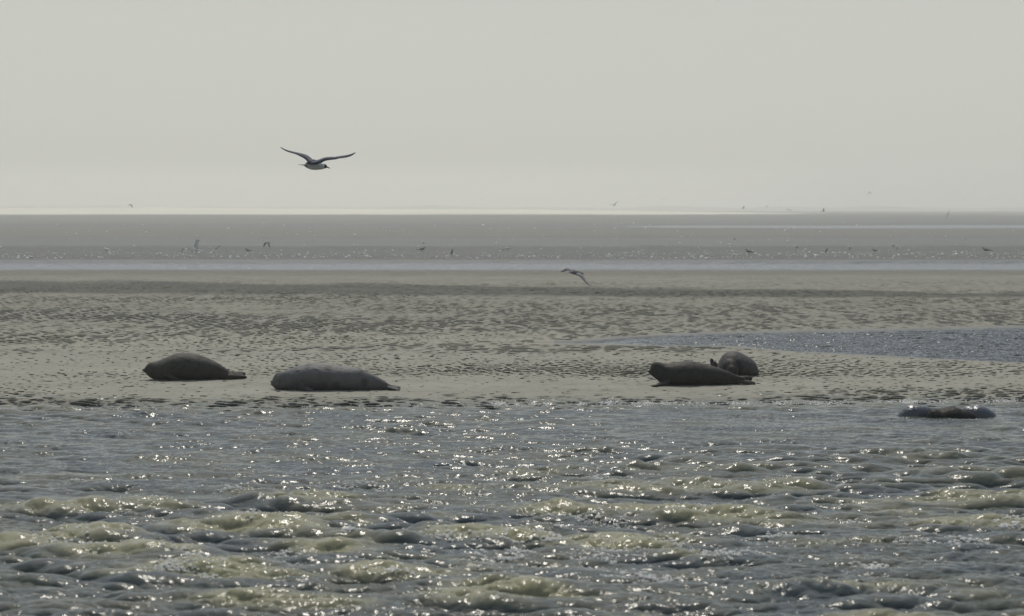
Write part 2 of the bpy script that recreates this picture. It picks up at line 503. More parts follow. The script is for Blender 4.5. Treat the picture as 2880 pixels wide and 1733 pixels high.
def sea_surface(X, Y):
    aB, aM, aS = sea_amp(X, Y)
    s1 = samp(big, LW, X, Y); s2 = samp(mid, LW, X, Y); s3 = samp(sml, LW, X, Y)
    crest = smooth(0.3, 1.8, s1)
    z = aB * s1 + aM * s2 * (1 + 0.35 * crest) + aS * s3 * (0.65 + 1.1 * crest)
    k = 1.4
    dx = k * (aB * samp(bigx, LW, X, Y) + aM * samp(midx, LW, X, Y) + 0.6 * aS * samp(smlx, LW, X, Y))
    dy = k * (aB * samp(bigy, LW, X, Y) + aM * samp(midy, LW, X, Y) + 0.6 * aS * samp(smly, LW, X, Y))
    return X + dx, Y + dy, z + WATER_Z, s1
us2 = fan_cols(1100)
rows2 = [-80, -30, 0, 5, 8]
d = 9.0
while d < 25.2:
    rows2.append(d); d += 0.0105 + 0.0008 * (d - 9)
rows2 = np.array(rows2)
print("sea rows", len(rows2))
half2 = 0.288 * np.maximum(rows2, 9)
X = us2[None, :] * half2[:, None]; Y = np.repeat(rows2[:, None], len(us2), 1)
fade = smooth(1.75, 1.3, np.abs(us2))[None, :] * smooth(7.9, 9.0, Y)
xx, yy, zz, s1 = sea_surface(X, Y)
xx = X + (xx - X) * fade; yy = Y + (yy - Y) * fade; zz = WATER_Z + (zz - WATER_Z) * fade
sea = link("sea_water", grid_mesh("sea_water", xx, yy, zz, {"silt_glow": np.clip(smooth(0.1, 2.1, s1 + 0.3 * samp(mid, LW, X * 0.5, Y * 0.5) + 0.35 * samp(calm, LW, X * 1.7, Y * 1.7)) * smooth(20.5, 14, Y) + 0.35 * smooth(0.7, 0.1, shore_y(X) - Y), 0, 1)}), M_sea)  # mask for the painted backlit glow on crests, plus a paler shore strip
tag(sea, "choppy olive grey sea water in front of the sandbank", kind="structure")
SEA = (X, Y, xx, yy, zz, s1)

# tide pool and far channels: thin sheets of water lying in hollows of the sand
def sheet(name, x0, x1, y0, y1, nx, ny, z, amp, mat, label, fields=None):
    X, Y = np.meshgrid(np.linspace(x0, x1, nx), np.linspace(y0, y1, ny))
    Z = np.full_like(X, z)
    if amp:
        m_ = smooth(0.5, 5.0, X); Z = Z + amp * (0.15 + 0.9 * m_) * (samp(mid, LW, X, Y) + 0.42 * samp(sml, LW, X, Y))
    o = link(name, grid_mesh(name, X, Y, Z), mat)
    tag(o, label, kind="structure")
sheet("tide_pool", 0.6, 21, 29.0, 41.5, 1500, 620, -0.040, 0.010, M_pool, "wedge of blue grey pool water lying on the sand at the right")
sheet("tidal_channel", -140, 140, 72, 95, 60, 40, -0.115, 0, M_chan, "straight calm blue channel across the sand flat")
sheet("far_channel", 0, 420, 225, 350, 40, 20, -0.10, 0, M_chan, "thin far streak of water on the right of the flat")

# ------------------------------------------------------------------ foam
ico = bmesh.new(); bmesh.ops.create_icosphere(ico, subdivisions=1, radius=1.0)
ICO_V = np.array([v.co[:] for v in ico.verts]); ICO_F = np.array([[v.index for v in f.verts] for f in ico.faces]); ico.free()
def blobs(name, pts, rad, squash=0.6):
    n = len(pts)
    nv = len(ICO_V)
    g = np.random.default_rng(len(pts))
    sc = np.stack([rad * g.uniform(0.8, 1.5, n), rad * g.uniform(0.8, 1.3, n), rad * g.uniform(squash * 0.7, squash * 1.3, n)], 1)
    V = (ICO_V[None] * sc[:, None, :] + pts[:, None, :]).reshape(-1, 3)
    F = (ICO_F[None] + (np.arange(n) * nv)[:, None, None]).reshape(-1, 3)
    me = bpy.data.meshes.new(name)
    me.vertices.add(len(V)); me.vertices.foreach_set("co", V.astype(np.float32).ravel())
    me.loops.add(F.size); me.loops.foreach_set("vertex_index", F.astype(np.int32).ravel())
    me.polygons.add(len(F)); me.polygons.foreach_set("loop_start", np.arange(0, F.size, 3, dtype=np.int32))
    me.update(calc_edges=True)
    me.polygons.foreach_set("use_smooth", np.ones(len(F), bool))
    return me

k = 1.168
clusters = [(170,1310,70,25,90),(400,1350,90,28,200),(620,1245,45,13,110),(855,1168,60,9,70),(690,1330,50,18,80),(840,1275,22,14,40),
 (1200,1322,75,28,190),(1050,1300,60,18,90),(1330,1285,45,25,90),(1460,1350,80,26,190),(1390,1250,65,13,90),(1550,1392,65,9,70),
 (1760,1330,85,14,120),(1690,1210,55,10,60),(2080,1360,50,12,70),(2335,1290,50,18,90),(2425,1262,35,16,80),(2040,1245,45,9,50),
 (2030,1165,14,7,25),(1435,1140,20,7,35),(180,1150,18,6,30),(560,1172,90,8,50),(500,1385,40,8,30),(1620,1300,60,14,50),
 (1490,1255,40,12,40),(950,1380,50,8,30),(300,1200,180,6,30),(1850,1285,60,12,50),(2200,1300,60,14,30),(780,1420,300,14,10)]
pts = []; rads = []
Xs, Ys, xx, yy, zz, s1 = SEA
def nearest_sea(px, py):
    d = gd(py); x = PX(px, d)
    i = np.clip(np.searchsorted(rows2, d), 0, len(rows2) - 1)
    j = np.clip(np.searchsorted(us2, x / (0.288 * max(d, 9))), 0, len(us2) - 1)
    return i, j
for (cx, cy, w, h, n) in clusters:
    cand = []
    for _ in range(n * 15):
        px = cx * k + rng.normal() * w * k * 0.55; py = cy * k + rng.normal() * h * k * 0.55
        py = min(max(py, 1180), 1790)
        i, j = nearest_sea(px, py)
        cand.append((s1[i, j] + rng.normal() * 0.25 + samp(sml, LW, xx[i, j] * .31, yy[i, j] * .31) * 0.5, i, j))
    cand.sort(key=lambda c: -c[0])
    for c in cand[:int(n * 3)]:
        i, j = c[1], c[2]
        r = 0.0035 + 0.015 * rng.random() ** 3
        pts.append((xx[i, j] + rng.normal() * 0.006, yy[i, j] + rng.normal() * 0.006, zz[i, j] + r * rng.uniform(0.0, 0.8) + (rng.random() < 0.1) * rng.random() * 0.03))
        rads.append(r)
# scattered bubbles on sharp crests
for _ in range(9000):
    i = rng.integers(5, len(rows2)); j = rng.integers(60, len(us2) - 60)
    if s1[i, j] > 1.35 and rows2[i] < 18 and rng.random() < 0.5:
        r = 0.001 + 0.003 * rng.random() ** 2
        pts.append((xx[i, j], yy[i, j], zz[i, j])); rads.append(r)
o = link("wave_foam", blobs("wave_foam", np.array(pts), np.array(rads), 0.45), M_foam)
tag(o, "white foam and droplets sparkling on the near wave crests", kind="stuff")

pts = []; rads = []
sc = [(1405,18,14,90),(1455,8,4,30),(1500,12,10,30),(1535,8,9,20),(1635,14,6,40),(1710,22,12,70),(1722,12,20,26),(1790,20,5,40),(1820,20,6,60),(1870,30,4,40),
      (1960,40,4,50),(2030,40,4,50),(2100,50,3,60),(2195,30,6,60),(2330,70,3,60),(2500,60,3,60),(2555,35,5,110),(2650,60,3,40),(2790,50,4,80),(2850,40,4,40),(2270,60,3,40),
      (300,200,2,30),(700,200,2,30),(1150,150,3,30)]
for (cx, w, h, n) in sc:
    for _ in range(int(n * 2.0)):
        px = cx + rng.normal() * w * 0.6
        x = PX(px, 23.8); y = float(shore_y(x)) + 0.02 + rng.normal() * 0.12
        x = PX(px, y)
        z = WATER_Z + 0.008 + abs(rng.normal()) * h * 0.35 / 205
        pts.append((x, y, z)); rads.append(0.0035 + 0.009 * rng.random() ** 2)
# pool edge
for _ in range(420):
    px = rng.uniform(1950, 2860); t, b = pool_edges(px)
    y = gd(float(b) - 2 + rng.normal() * 1.5)
    if samp(edgen, 64, np.array(px * .02), np.array(3.)) > 0.0:
        pts.append((PX(px, y), y, -0.034)); rads.append(0.003 + 0.006 * rng.random() ** 2)
o = link("shore_foam", blobs("shore_foam", np.array(pts), np.array(rads), 0.8), M_foam)
tag(o, "white foam and splashes where small waves break on the sand edge", kind="stuff")

# ------------------------------------------------------------------ seals
def loft(bm, rings, closed=True):
    """rings: list of lists of Vector, equal length"""
    vr = [[bm.verts.new(p) for p in r] for r in rings]
    n = len(rings[0])
    for a, b in zip(vr[:-1], vr[1:]):
        for i in range(n):
            bm.faces.new((a[i], a[(i + 1) % n], b[(i + 1) % n], b[i]))
    for r, s in ((vr[0], 1), (vr[-1], -1)):
        c = sum((v.co for v in r), Vector()) / n
        cv = bm.verts.new(c)
        for i in range(n):
            bm.faces.new((cv, r[(i + 1) % n], r[i]) if s > 0 else (cv, r[i], r[(i + 1) % n]))
def ellipsoid(bm, c, r, rot=None, seg=24, ring=16):
    m = Matrix.Translation(c)
    if rot: m = m @ Matrix.Rotation(rot[1], 4, 'Y') @ Matrix.Rotation(rot[2], 4, 'Z') @ Matrix.Rotation(rot[0], 4, 'X')
    m = m @ Matrix.Diagonal((*r, 1))
    bmesh.ops.create_uvsphere(bm, u_segments=seg, v_segments=ring, radius=1.0, matrix=m)
def body_rings(stations, width, yoff, n=40, sub=4):
    """stations (x, top, bottom); width(t, h) half width; belly squared off"""
    xs = np.array([s[0] for s in stations]); tp = np.array([s[1] for s in stations]); bt = np.array([s[2] for s in stations])
    s = np.arange(len(xs)); ss = np.linspace(0, len(xs) - 1, (len(xs) - 1) * sub + 1)
    def cr(v, t):
        i = np.clip(np.floor(t).astype(int), 0, len(v) - 2); f = t - i
        p0 = v[np.maximum(i - 1, 0)]; p1 = v[i]; p2 = v[i + 1]; p3 = v[np.minimum(i + 2, len(v) - 1)]
        return 0.5 * (2 * p1 + (-p0 + p2) * f + (2 * p0 - 5 * p1 + 4 * p2 - p3) * f ** 2 + (-p0 + 3 * p1 - 3 * p2 + p3) * f ** 3)
    X, T, B = cr(xs, ss), cr(tp, ss), cr(bt, ss)
    L = X[-1] - X[0]
    out = []
    for x, t, b in zip(X, T, B):
        h = max((t - b) / 2, 0.006); c = (t + b) / 2
        u = (x - X[0]) / L
        w = width(u, h)
        r = []
        for i in range(n):
            a = 2 * math.pi * i / n
            ca, sa = math.cos(a), math.sin(a)
            if sa < 0: e = 0.62      # fuller belly
            else: e = 0.95
            yy = w * math.copysign(abs(ca) ** e, ca); zz = h * math.copysign(abs(sa) ** (0.8 if sa < 0 else 1.0), sa)
            r.append(Vector((x, yoff(u) + yy, c + zz)))
        out.append(r)
    return out
def flipper(bm, p0, p1, w0, w1, th, side, lobes=1):
    """flat tapered paddle from p0 to p1; side = unit vector across it"""
    p0 = Vector(p0); p1 = Vector(p1); side = Vector(side).normalized()
    nrm = (p1 - p0).cross(side).normalized()
    rings = []
    for i in range(9):
        t = i / 8
        c = p0.lerp(p1, t)
        w = (w0 + (w1 - w0) * t) * (1 - 0.55 * max(0, (t - 0.6) / 0.4) ** 2.5)
        h = th * (1 - 0.45 * t)
        rings.append([c + side * (w * math.cos(a)) + nrm * (h * math.sin(a)) for a in [2 * math.pi * q / 14 for q in range(14)]])
    loft(bm, rings)
def fuse(bm, name, mat, parent, voxel=0.0085, smooth_it=6, disp=0.0):
    bmesh.ops.recalc_face_normals(bm, faces=bm.faces)
    me = bpy.data.meshes.new(name + "_src"); bm.to_mesh(me); bm.free()
    t = bpy.data.objects.new(name + "_src", me); C.objects.link(t)
    r = t.modifiers.new("r", 'REMESH'); r.mode = 'VOXEL'; r.voxel_size = voxel
    s = t.modifiers.new("s", 'SMOOTH'); s.factor = 0.5; s.iterations = smooth_it
    dg = bpy.context.evaluated_depsgraph_get(); dg.update()
    m2 = bpy.data.meshes.new_from_object(t.evaluated_get(dg))
    bpy.data.objects.remove(t); bpy.data.meshes.remove(me)
    m2.name = name
    m2.polygons.foreach_set("use_smooth", np.ones(len(m2.polygons), bool))
    return link(name, m2, mat, parent)
def small_sphere(name, c, r, mat, parent):
    bm = bmesh.new(); ellipsoid(bm, Vector(c), r, None, 12, 8)
    me = bpy.data.meshes.new(name); bm.to_mesh(me); bm.free()
    me.polygons.foreach_set("use_smooth", np.ones(len(me.polygons), bool))
    return link(name, me, mat, parent)
def whiskers(c, parent, dirn=-1, n=9, ln=0.075, down=0.35):
    for s in (-1, 1):
        bm = bmesh.new()
        for i in range(n):
            p = Vector(c) + Vector((random.uniform(-0.008, 0.012), s * random.uniform(0.015, 0.03), random.uniform(-0.012, 0.012)))
            q = p + Vector((dirn * random.uniform(0.3, 0.8), s * random.uniform(0.3, 0.9), -random.uniform(0.1, 1) * down)).normalized() * ln * random.uniform(0.7, 1.1)
            t = 0.0009
            a = [bm.verts.new(p + v) for v in (Vector((0, 0, t)), Vector((0, t, -t)), Vector((0, -t, -t)))]
            b = bm.verts.new(q)
            for j in range(3): bm.faces.new((a[j], a[(j + 1) % 3], b))
            bm.faces.new(a[::-1])
        me = bpy.data.meshes.new("whiskers"); bm.to_mesh(me); bm.free()
        link("whiskers", me, M_whisk, parent)
def root(name, loc, rz=0):
    e = bpy.data.objects.new(name, None); e.empty_display_size = 0.2
    e.location = loc; e.rotation_euler = (0, 0, rz); C.objects.link(e)
    return e

def traced(pairs, ox, oy, sc, base_row, dist, x0):
    """picture outline -> local metres (x from x0, z above the sand)"""
    out = []
    s = FPX / dist
    for (u, t, b) in pairs:
        px = ox + u / sc; tp = oy + t / sc; bp = oy + b / sc
        out.append(((px - x0) / s, (base_row - tp) / s, max((base_row - bp) / s, -0.012)))
    return out

# --- seal 1: brown, hunched, muzzle off the sand
BR = 1071; D1 = gd(BR) + 0.2; S1 = FPX / D1
prof = [(84,224,245),(100,198,262),(118,178,280),(140,165,300),(175,158,316),(210,150,324),(270,126,324),(340,96,324),(400,84,324),(480,84,324),(560,100,324),
        (640,130,324),(720,170,324),(790,215,324),(840,248,324),(880,262,318),(905,268,312)]
st = traced(prof, 380, 970, 3.163, BR, D1, 540)
r1 = root("seal", (PX(540, D1), D1, 0), R(4))
tag(r1, "brown grey seal with a high round back and its muzzle lifted, leftmost on the sand", "seal", "seals resting on the sandbank")
bm = bmesh.new()
wf = lambda u, h: 0.235 * min(1, (0.05 + u * 4.2)) ** 0.75 * min(1, max(0.22, (1.04 - u) * 2.1)) if u > 0.10 else 0.045 + 0.95 * u
loft(bm, body_rings(st, wf, lambda u: 0.05 * math.sin(u * 2.5)))
hx, hz = st[2][0], st[2][1]
ellipsoid(bm, Vector((st[0][0] + 0.025, 0.0, st[0][1] - 0.02)), (0.045, 0.045, 0.032))
xt = st[-1][0]; zt = st[-1][1]
flipper(bm, (xt - 0.14, 0.03, 0.08), (xt + 0.125, 0.02, 0.078), 0.035, 0.040, 0.05, (0, 0.35, 0.93))
flipper(bm, (xt - 0.14, 0.0, 0.06), (xt + 0.10, -0.01, 0.055), 0.04, 0.045, 0.05, (0, 0.2, 0.98))
flipper(bm, (xt - 0.14, -0.03, 0.045), (xt + 0.15, -0.04, 0.032), 0.035, 0.036, 0.045, (0, 0.35, 0.93))
flipper(bm, (st[0][0] + 0.36, -0.20, 0.10), (st[0][0] + 0.56, -0.27, 0.015), 0.05, 0.03, 0.018, (1, 0, 0.5))
fuse(bm, "body", M_s1, r1)
small_sphere("eye", (st[0][0] + 0.075, -0.062, st[1][1] - 0.02), (0.017, 0.013, 0.017), M_eye, r1)
small_sphere("eye", (st[0][0] + 0.075, 0.066, st[1][1] - 0.02), (0.017, 0.013, 0.017), M_eye, r1)
small_sphere("nose", (st[0][0] - 0.012, 0, st[0][1] - 0.012), (0.018, 0.024, 0.016), M_nose, r1)
whiskers((st[0][0] + 0.01, 0, st[0][1] - 0.035), r1)

# --- seal 2: silver, flat out, chin on the sand
BR = 1100; D2 = gd(BR) + 0.2
prof = [(1217,328,372),(1228,298,390),(1245,275,404),(1270,258,414),(1330,240,418),(1400,218,418),(1455,194,418),(1550,178,418),(1650,178,418),(1750,188,418),(1850,204,418),
        (1960,216,418),(2050,245,418),(2150,290,418),(2200,320,418),(2260,358,418),(2300,378,416),(2325,388,412)]
st = traced(prof, 380, 970, 3.163, BR, D2, 940)
r2_ = root("seal", (PX(940, D2), D2, 0), R(-3))
tag(r2_, "long silver grey seal lying flat with its chin on the sand, second from the left", "seal", "seals resting on the sandbank")
bm = bmesh.new()
wf2 = lambda u, h: 0.25 * min(1, (0.08 + u * 3.6)) ** 0.7 * min(1, max(0.16, (1.03 - u) * 1.9)) if u > 0.07 else 0.07 + 0.95 * u
loft(bm, body_rings(st, wf2, lambda u: 0.04 * math.sin(u * 3)))
x0 = st[0][0]; zm = (st[0][1] + st[0][2]) / 2
ellipsoid(bm, Vector((x0 + 0.03, -0.03, zm - 0.01)), (0.05, 0.045, 0.045))
ellipsoid(bm, Vector((x0 + 0.03, 0.03, zm - 0.01)), (0.05, 0.045, 0.045))
xt = st[-1][0]
flipper(bm, (xt - 0.12, 0.04, 0.05), (xt + 0.06, 0.05, 0.025), 0.03, 0.06, 0.026, (0, 0.9, 0.3))
flipper(bm, (xt - 0.12, -0.05, 0.04), (xt + 0.07, -0.10, 0.012), 0.03, 0.06, 0.022, (0, 1, 0.1))
fx = (1850 - 1212) / 3.163 / (FPX / D2)
s = FPX / D2
def l2(u, v): return ((380 + u / 3.163 - 940) / s, (BR - (970 + v / 3.163)) / s)
a_ = l2(1450, 215); b_ = l2(1640, 212)
flipper(bm, (a_[0], -0.150, a_[1] - 0.03), (b_[0], -0.155, b_[1] - 0.01), 0.012, 0.026, 0.012, (0.1, 0.5, 1))
a_ = l2(1480, 375); b_ = l2(1620, 400)
flipper(bm, (a_[0], -0.215, a_[1]), (b_[0], -0.27, b_[1] - 0.01), 0.05, 0.03, 0.022, (0.3, 0, 1))
fuse(bm, "body", M_s2, r2_)
small_sphere("eye", (x0 + 0.075, -0.098, st[1][1] - 0.045), (0.013, 0.010, 0.012), M_eye, r2_)
small_sphere("eye", (x0 + 0.075, 0.098, st[1][1] - 0.045), (0.013, 0.010, 0.012), M_eye, r2_)
small_sphere("nose", (x0 - 0.018, 0, zm + 0.015), (0.014, 0.022, 0.014), M_nose, r2_)
whiskers((x0 + 0.0, 0, zm - 0.03), r2_, n=11)

# --- seal 3: dark, head raised looking left
BR = 1086; D3 = gd(BR) + 0.2
prof = [(252,452,502),(262,400,520),(282,352,540),(325,328,572),(385,330,622),(440,344,676),(500,355,686),(560,351,688),(650,336,688),(760,320,688),(870,320,688),(980,340,688),
        (1100,372,688),(1230,402,688),(1330,435,688),(1450,480,688),(1550,525,684),(1620,548,668),(1680,556,650)]
st = traced(prof, 1780, 960, 5.363, BR, D3, 1960)
r3 = root("seal", (PX(1960, D3), D3, 0), R(3))
tag(r3, "dark brown seal with its head raised looking left and its rear flippers lifted", "seal", "seals resting on the sandbank")
bm = bmesh.new()
wf3 = lambda u, h: 0.225 * min(1, (0.1 + u * 3.2)) ** 0.8 * min(1, max(0.24, (1.04 - u) * 1.8)) if u > 0.09 else 0.06 + 0.45 * u
loft(bm, body_rings(st, wf3, lambda u: 0.03 * math.sin(u * 3)))
x0 = st[0][0]; z0 = st[0][1]
ellipsoid(bm, Vector((x0 + 0.02, -0.022, z0 - 0.028)), (0.045, 0.036, 0.034), (0, R(15), 0))
ellipsoid(bm, Vector((x0 + 0.02, 0.022, z0 - 0.028)), (0.045, 0.036, 0.034), (0, R(15), 0))
s = FPX / D3
def l3(u, v): return ((1780 + u / 5.363 - 1960) / s, (BR - (960 + v / 5.363)) / s)
a_ = l3(1600, 600); b_ = l3(1815, 592)
flipper(bm, (a_[0], 0.03, a_[1]), (b_[0], 0.05, b_[1]), 0.05, 0.055, 0.032, (0, 0.55, 0.85))
a_ = l3(1560, 620); b_ = l3(1845, 655)
flipper(bm, (a_[0], -0.03, a_[1]), (b_[0], -0.07, b_[1]), 0.04, 0.055, 0.03, (0, 0.8, 0.6))
a_ = l3(520, 610); b_ = l3(300, 660); c_ = l3(236, 662)
flipper(bm, (a_[0], -0.17, a_[1]), (b_[0], -0.24, b_[1]), 0.075, 0.045, 0.03, (0.3, 0.8, 0.5))
flipper(bm, (b_[0] + 0.03, -0.235, b_[1]), (c_[0], -0.25, 0.012), 0.045, 0.02, 0.018, (0.1, 1, 0.0))
fuse(bm, "body", M_s3, r3)
small_sphere("eye", (x0 + 0.03, -0.052, z0 + 0.035), (0.012, 0.012, 0.013), M_eye, r3)
small_sphere("eye", (x0 + 0.03, 0.052, z0 + 0.035), (0.012, 0.012, 0.013), M_eye, r3)
small_sphere("nose", (x0 - 0.022, 0, z0 - 0.012), (0.018, 0.024, 0.016), M_nose, r3)
whiskers((x0 + 0.0, 0, z0 - 0.035), r3, n=11, down=0.6)

# --- seal 4: speckled, curled up behind the dark one
BR = 1063; D4 = gd(BR) + 0.3; s = FPX / D4
r4 = root("seal", (PX(2080, D4), D4, 0))
tag(r4, "speckled grey seal curled up behind the dark brown one, rear flippers raised", "seal", "seals resting on the sandbank")
def l4(u, v, y=0.0):
    return Vector(((1980 + u / 13.705 - 2080) / s, y, (BR - (980 + v / 13.705)) / s))
bm = bmesh.new()
prof = [(560,760,1180),(640,560,1190),(760,380,1190),(920,262,1190),(1120,205,1190),(1350,226,1190),(1600,335,1190),(1850,470,1190),(2020,610,1190),(2120,770,1190),(2168,900,1170)]
st = []
for (u, t, b) in prof:
    a = l4(u, t); c = l4(u, b); st.append((a.x, a.z, max(c.z, -0.01)))
wf4 = lambda u, h: 0.08 + 0.24 * math.sin(math.pi * min(1, max(0, u * 0.98 + 0.02))) ** 0.6
loft(bm, body_rings(st, wf4, lambda u: 0.12 + 0.10 * u))
ellipsoid(bm, l4(980, 850, -0.06), (0.135, 0.19, 0.165), (0, 0, R(12)))
ellipsoid(bm, l4(1010, 900, -0.20), (0.09, 0.11, 0.10))
# rear part sweeping round behind to the raised flippers on the left
path = [l4(1500, 900, 0.25), l4(900, 900, 0.42), l4(560, 930, 0.36), l4(430, 850, 0.22)]
rr = [0.17, 0.13, 0.085, 0.05]
rings = []
for i, (p, r) in enumerate(zip(path, rr)):
    d_ = (path[min(i + 1, 3)] - path[max(i - 1, 0)]).normalized()
    sd_ = d_.cross(Vector((0, 0, 1))).normalized(); up = sd_.cross(d_)
    rings.append([p + sd_ * r * math.cos(a) + up * r * 0.85 * math.sin(a) for a in [2 * math.pi * q / 18 for q in range(18)]])
loft(bm, rings)
flipper(bm, l4(430, 880, 0.22), l4(330, 480, 0.18), 0.04, 0.042, 0.022, (1, 0.35, 0))
flipper(bm, l4(450, 880, 0.20), l4(440, 590, 0.12), 0.04, 0.05, 0.022, (1, -0.2, 0))
fuse(bm, "body", M_s4, r4, smooth_it=22)

# --- seals in the shallows on the right
BRW = 1171; DW = gd(BRW) - 0.0 ; sW = FPX / DW
DW = (CAM_H + 0.03) * FPX / (BRW - HY)
def lw(u, v, ox=0, y=0.0):
    return Vector(((2500 + u / 7.256 - ox) / sW, y, (BRW + 1 - (1125 + v / 7.256)) / sW))
def water_seal(prof, ox, yo, mat, label, w=0.19, extra=None, eye=None):
    r = root("swimming_seal", (PX(ox, DW), DW + yo, WATER_Z))
    tag(r, label, "seal", "seals lying in the shallows")
    st = []
    for (u, t) in prof:
        a = lw(u, t, ox); st.append((a.x, a.z, -0.16))
    bm = bmesh.new()
    loft(bm, body_rings(st, lambda u, h: w * (0.25 + 0.75 * math.sin(math.pi * min(1, max(0, u))) ** 0.5), lambda u: 0))
    if extra: extra(bm, ox)
    b = fuse(bm, "body", mat, r, 0.009)
    if eye:
        small_sphere("eye", lw(*eye, ox, -0.07), (0.012, 0.01, 0.012), M_eye, r)
    return r
water_seal([(180,400),(195,352),(240,300),(310,225),(400,158),(480,128),(580,122),(700,135),(800,150),(880,168),(950,220),(1000,320),(1020,420)], 2580, 0.12, M_wg,
           "pale wet grey back of a seal awash in the shallows, left of the dark one", 0.14)
water_seal([(700,420),(730,260),(790,165),(860,152),(940,164),(1000,160),(1060,142),(1130,124),(1230,118),(1330,130),(1420,165),(1520,185),(1610,210),(1680,250),(1720,330),(1730,420)], 2665, -0.16, M_wd,
           "dark brown wet seal lying between two grey ones in the shallows", 0.17, eye=(1600, 250))
water_seal([(1500,400),(1530,230),(1600,160),(1690,135),(1750,138),(1800,124),(1880,122),(1960,135),(2060,180),(2150,240),(2210,290),(2250,360),(2260,430)], 2765, 0.10, M_wg,
           "grey wet seal at the far right of the trio in the shallows", 0.17, eye=(1650, 240))

# ------------------------------------------------------------------ birds
def bird_mesh(name, wings, body, tail, head, thick=0.006):
    """One mesh. wings: list of (leading pts, trailing pts, mat idx fn); body: list of (point, half w, half h); all local Vectors."""
    bm = bmesh.new()
    def add_faces(n0, mi):
        bm.faces.ensure_lookup_table()
        for f in bm.faces[n0:]: f.material_index = mi
    fwd = (body[-1][0] - body[0][0]).normalized()
    side = fwd.cross(Vector((0, 0, 1))).normalized(); up = side.cross(fwd)
    n0 = 0
    def ring(c, w, h, n=12): return [c + side * w * math.cos(2 * math.pi * q / n) + up * h * math.sin(2 * math.pi * q / n) for q in range(n)]
    loft(bm, [ring(*b) for b in body]); add_faces(0, 0); n0 = len(bm.faces)
    loft(bm, [ring(*b) for b in head]); add_faces(n0, 2 if head_dark else 0); n0 = len(bm.faces)
    loft(bm, [[c + side * w * math.cos(2 * math.pi * q / 8) + up * h * math.sin(2 * math.pi * q / 8) for q in range(8)] for (c, w, h) in tail]); add_faces(n0, 0); n0 = len(bm.faces)
    for (lead, trail) in wings:
        k = len(lead); rings = []
        for i in range(k):
            a, b = lead[i], trail[i]
            t = i / (k - 1); th = thick * (1.6 - 1.3 * t)
            nrm = (b - a).cross((lead[min(i + 1, k - 1)] - lead[max(i - 1, 0)])).normalized()
            if nrm.z < 0: nrm = -nrm
            rings.append([a, a.lerp(b, 0.3) + nrm * th, a.lerp(b, 0.65) + nrm * th * 0.7, b, a.lerp(b, 0.65) - nrm * th * 0.1, a.lerp(b, 0.3) - nrm * th * 0.7])
        nf = len(bm.faces)
        loft(bm, rings)
        bm.faces.ensure_lookup_table()
        for q, f in enumerate(bm.faces[nf:]):
            seg = q // 6; loc = q % 6
            top = loc in (0, 1, 2)
            f.material_index = 2 if seg >= k - 3 else (1 if top else 3)
    bmesh.ops.recalc_face_normals(bm, faces=bm.faces)
    me = bpy.data.meshes.new(name); bm.to_mesh(me); bm.free()
    me.polygons.foreach_set("use_smooth", np.ones(len(me.polygons), bool))
    return me
head_dark = True
def interp_pts(P, n):
    P = [Vector(p) for p in P]; s = np.linspace(0, len(P) - 1, n); out = []
    for t in s:
        i = min(int(t), len(P) - 2); f = t - i
        p0 = P[max(i - 1, 0)]; p1 = P[i]; p2 = P[i + 1]; p3 = P[min(i + 2, len(P) - 1)]
        out.append(0.5 * (2 * p1 + (p2 - p0) * f + (2 * p0 - 5 * p1 + 4 * p2 - p3) * f ** 2 + (3 * p1 - p0 - 3 * p2 + p3) * f ** 3))
    return out
M_under = simple("grey_underwing", (0.10, 0.105, 0.12), 0.8, 0.1, 30)

# the large gull in flight: heading right and away
GD = 19.0; sG = FPX / GD; gx, gy = 885, 462
def lg(u, v, y):    # zoom coordinates of the 300 px wide crop
    px = 740 + (1150 + (u - 1150) * 1.08) / 8.223; py = 380 + v / 8.223
    return Vector(((px - gx) / sG, y, (gy - py) / sG))
g1 = root("flying_gull", (PX(gx, GD), GD, PZ(gy, GD)))
tag(g1, "large dark hooded gull gliding to the right high above the left seals", "gull", "gulls in flight")
headw = 1.0
leadL = [lg(1270, 612, 0.06), lg(1150, 590, 0.12), lg(1080, 535, 0.17), lg(980, 462, 0.24), lg(850, 425, 0.30), lg(700, 392, 0.36), lg(520, 345, 0.44), lg(400, 292, 0.50), lg(310, 238, 0.55)]
trailL = [lg(1000, 665, -0.12), lg(1035, 640, 0.0), lg(1000, 590, 0.06), lg(930, 535, 0.13), lg(820, 475, 0.20), lg(690, 415, 0.28), lg(530, 360, 0.39), lg(405, 306, 0.47), lg(318, 250, 0.54)]
leadR = [lg(1180, 640, 0.02), lg(1290, 600, -0.03), lg(1440, 556, -0.10), lg(1580, 545, -0.16), lg(1690, 540, -0.20), lg(1780, 515, -0.24), lg(1900, 495, -0.30), lg(2030, 468, -0.37), lg(2140, 434, -0.42)]
trailR = [lg(1090, 690, -0.12), lg(1340, 668, -0.16), lg(1440, 612, -0.23), lg(1560, 585, -0.28), lg(1680, 577, -0.32), lg(1800, 560, -0.36), lg(1930, 548, -0.40), lg(2060, 505, -0.42), lg(2132, 448, -0.43)]
body = [(lg(985, 700, -0.05), 0.012, 0.012), (lg(1040, 708, -0.04), 0.030, 0.028), (lg(1130, 718, -0.02), 0.046, 0.040), (lg(1230, 716, 0.0), 0.050, 0.043), (lg(1310, 715, 0.02), 0.044, 0.038), (lg(1375, 718, 0.035), 0.034, 0.030)]
head = [(lg(1345, 716, 0.03), 0.02, 0.02), (lg(1370, 715, 0.034), 0.032, 0.027), (lg(1400, 718, 0.042), 0.031, 0.026), (lg(1425, 725, 0.047), 0.022, 0.018), (lg(1440, 733, 0.05), 0.010, 0.009)]
